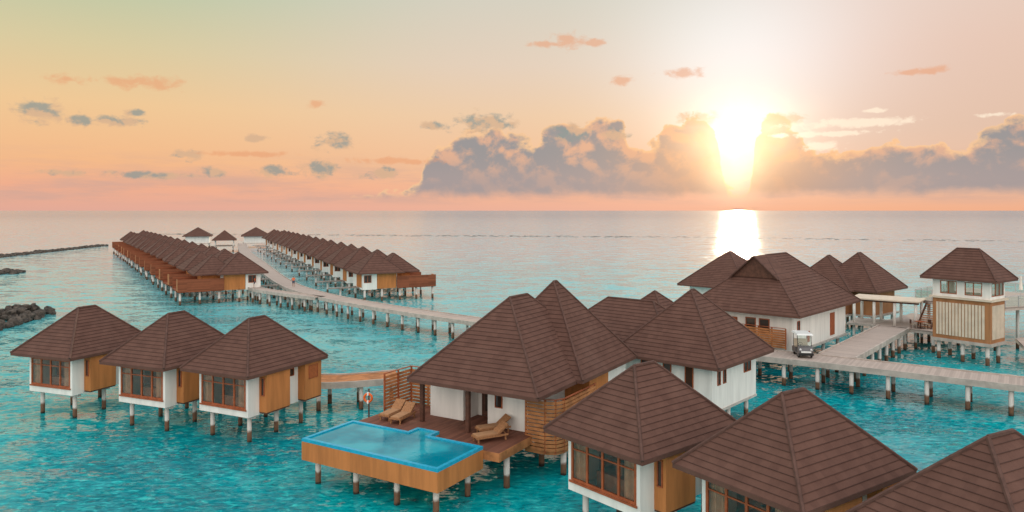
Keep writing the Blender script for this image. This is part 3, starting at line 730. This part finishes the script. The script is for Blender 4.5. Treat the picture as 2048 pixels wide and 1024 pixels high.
ccol=t.mix(rimf,ccol,S(254,204,152))
warm=gauss(1475,290,170,120)
ccol=t.mix(t.m('MULTIPLY',warm,.75),ccol,S(244,172,106))
col=t.mix(t.m('MULTIPLY',bank,.96),sky,ccol)
def group(lst,amp):
    mx=None
    for e in lst:
        q=t.m('SUBTRACT',1.,ell(*e));mx=q if mx is None else t.m('MAXIMUM',mx,q)
    mx=t.m('MAXIMUM',mx,-1.)
    return t.m('ADD',t.m('MULTIPLY',mx,.6),t.m('MULTIPLY',t.m('SUBTRACT',fine,.5),amp))
darks=[(85,226,60,30),(155,240,36,16),(240,243,66,14),(272,226,26,10),(872,252,34,12),(670,284,50,22),(513,276,24,10),(376,309,34,15),(640,336,48,24),(430,345,34,14),(300,350,90,11),(548,343,44,14),(765,347,50,16),(970,246,80,26),(1145,264,50,22),(1230,268,32,16),(130,345,50,10)]
gd=group(darks,1.4)
dc=t.mix(t.ss(shade,-.06,.06),S(212,176,144),S(140,152,148))
col=t.mix(t.m('MULTIPLY',t.ss(gd,.02,.42),.8),col,dc)
warms=[(290,165,100,18),(130,158,42,14),(1138,80,44,22),(1190,86,26,11),(1090,88,46,10),(1368,146,54,13),(1245,160,34,14),(1865,140,36,14),(1815,144,36,9),(630,209,28,10),(1565,240,60,18),(1395,240,50,18),(800,322,130,9),(500,308,110,8)]
gw=group(warms,1.4)
col=t.mix(t.m('MULTIPLY',t.ss(gw,.02,.45),.6),col,S(232,160,116))
wh=[(1700,246,170,14),(1650,268,140,8),(1740,222,40,7),(1990,229,36,7),(1640,292,60,14)]
gh=group(wh,1.3)
col=t.mix(t.m('MULTIPLY',t.ss(gh,.1,.4),.8),col,(1.0,.84,.66,1))
irr=t.m('ADD',.55,t.m('MULTIPLY',fb,.9))
col=addc(col,t.m('MULTIPLY',gauss(1478,265,98,62),irr),(1,.82,.55),.85)
col=addc(col,t.m('MULTIPLY',gauss(1468,338,50,48),irr),(1,.78,.45),.75)
col=addc(col,gauss(1475,300,260,110),(1,.6,.3),.1)
# sky behind the viewer and overhead: brighter open sky that fills the shaded fronts
back=t.ss(y,.15,-.5)
col=t.mix(back,col,(1.8,1.66,1.54,1))
zen=t.ss(z,.45,.85)
col=t.mix(zen,col,(1.2,1.24,1.28,1))
b1=t.n('ShaderNodeBackground');t.link(col,b1.inputs[0]);b1.inputs[1].default_value=1.
ns=t.n('ShaderNodeTexSky');ns.sky_type='NISHITA';ns.sun_disc=False;ns.sun_elevation=R(5);ns.sun_rotation=R(17.3)
b2=t.n('ShaderNodeBackground');t.link(ns.outputs[0],b2.inputs[0]);b2.inputs[1].default_value=.001
ad=t.n('ShaderNodeAddShader');t.link(b1.outputs[0],ad.inputs[0]);t.link(b2.outputs[0],ad.inputs[1])
wo=t.n('ShaderNodeOutputWorld');t.link(ad.outputs[0],wo.inputs[0])
W.cycles.sampling_method='MANUAL';W.cycles.sample_map_resolution=1024
# sun
az=R(17.3);el=R(5)
sd=Vector((math.sin(az)*math.cos(el),math.cos(az)*math.cos(el),math.sin(el)))
sl=bpy.data.lights.new('sun','SUN');sl.energy=2.0;sl.angle=R(.6);sl.color=(1,.78,.52)
so=bpy.data.objects.new('sun',sl);C.objects.link(so);so.rotation_euler=sd.to_track_quat('Z','Y').to_euler();so.location=(40,120,40)
cam=bpy.data.cameras.new('camera');co=bpy.data.objects.new('camera',cam);C.objects.link(co)
co.location=(0,0,H);co.rotation_euler=(R(90),0,0);cam.sensor_width=36;cam.lens=36*F/2048;cam.shift_y=-91/2048;cam.clip_end=120000;cam.clip_start=.5
bpy.context.scene.camera=co
vs=bpy.context.scene.view_settings;vs.view_transform='Standard';vs.look='None';vs.exposure=0
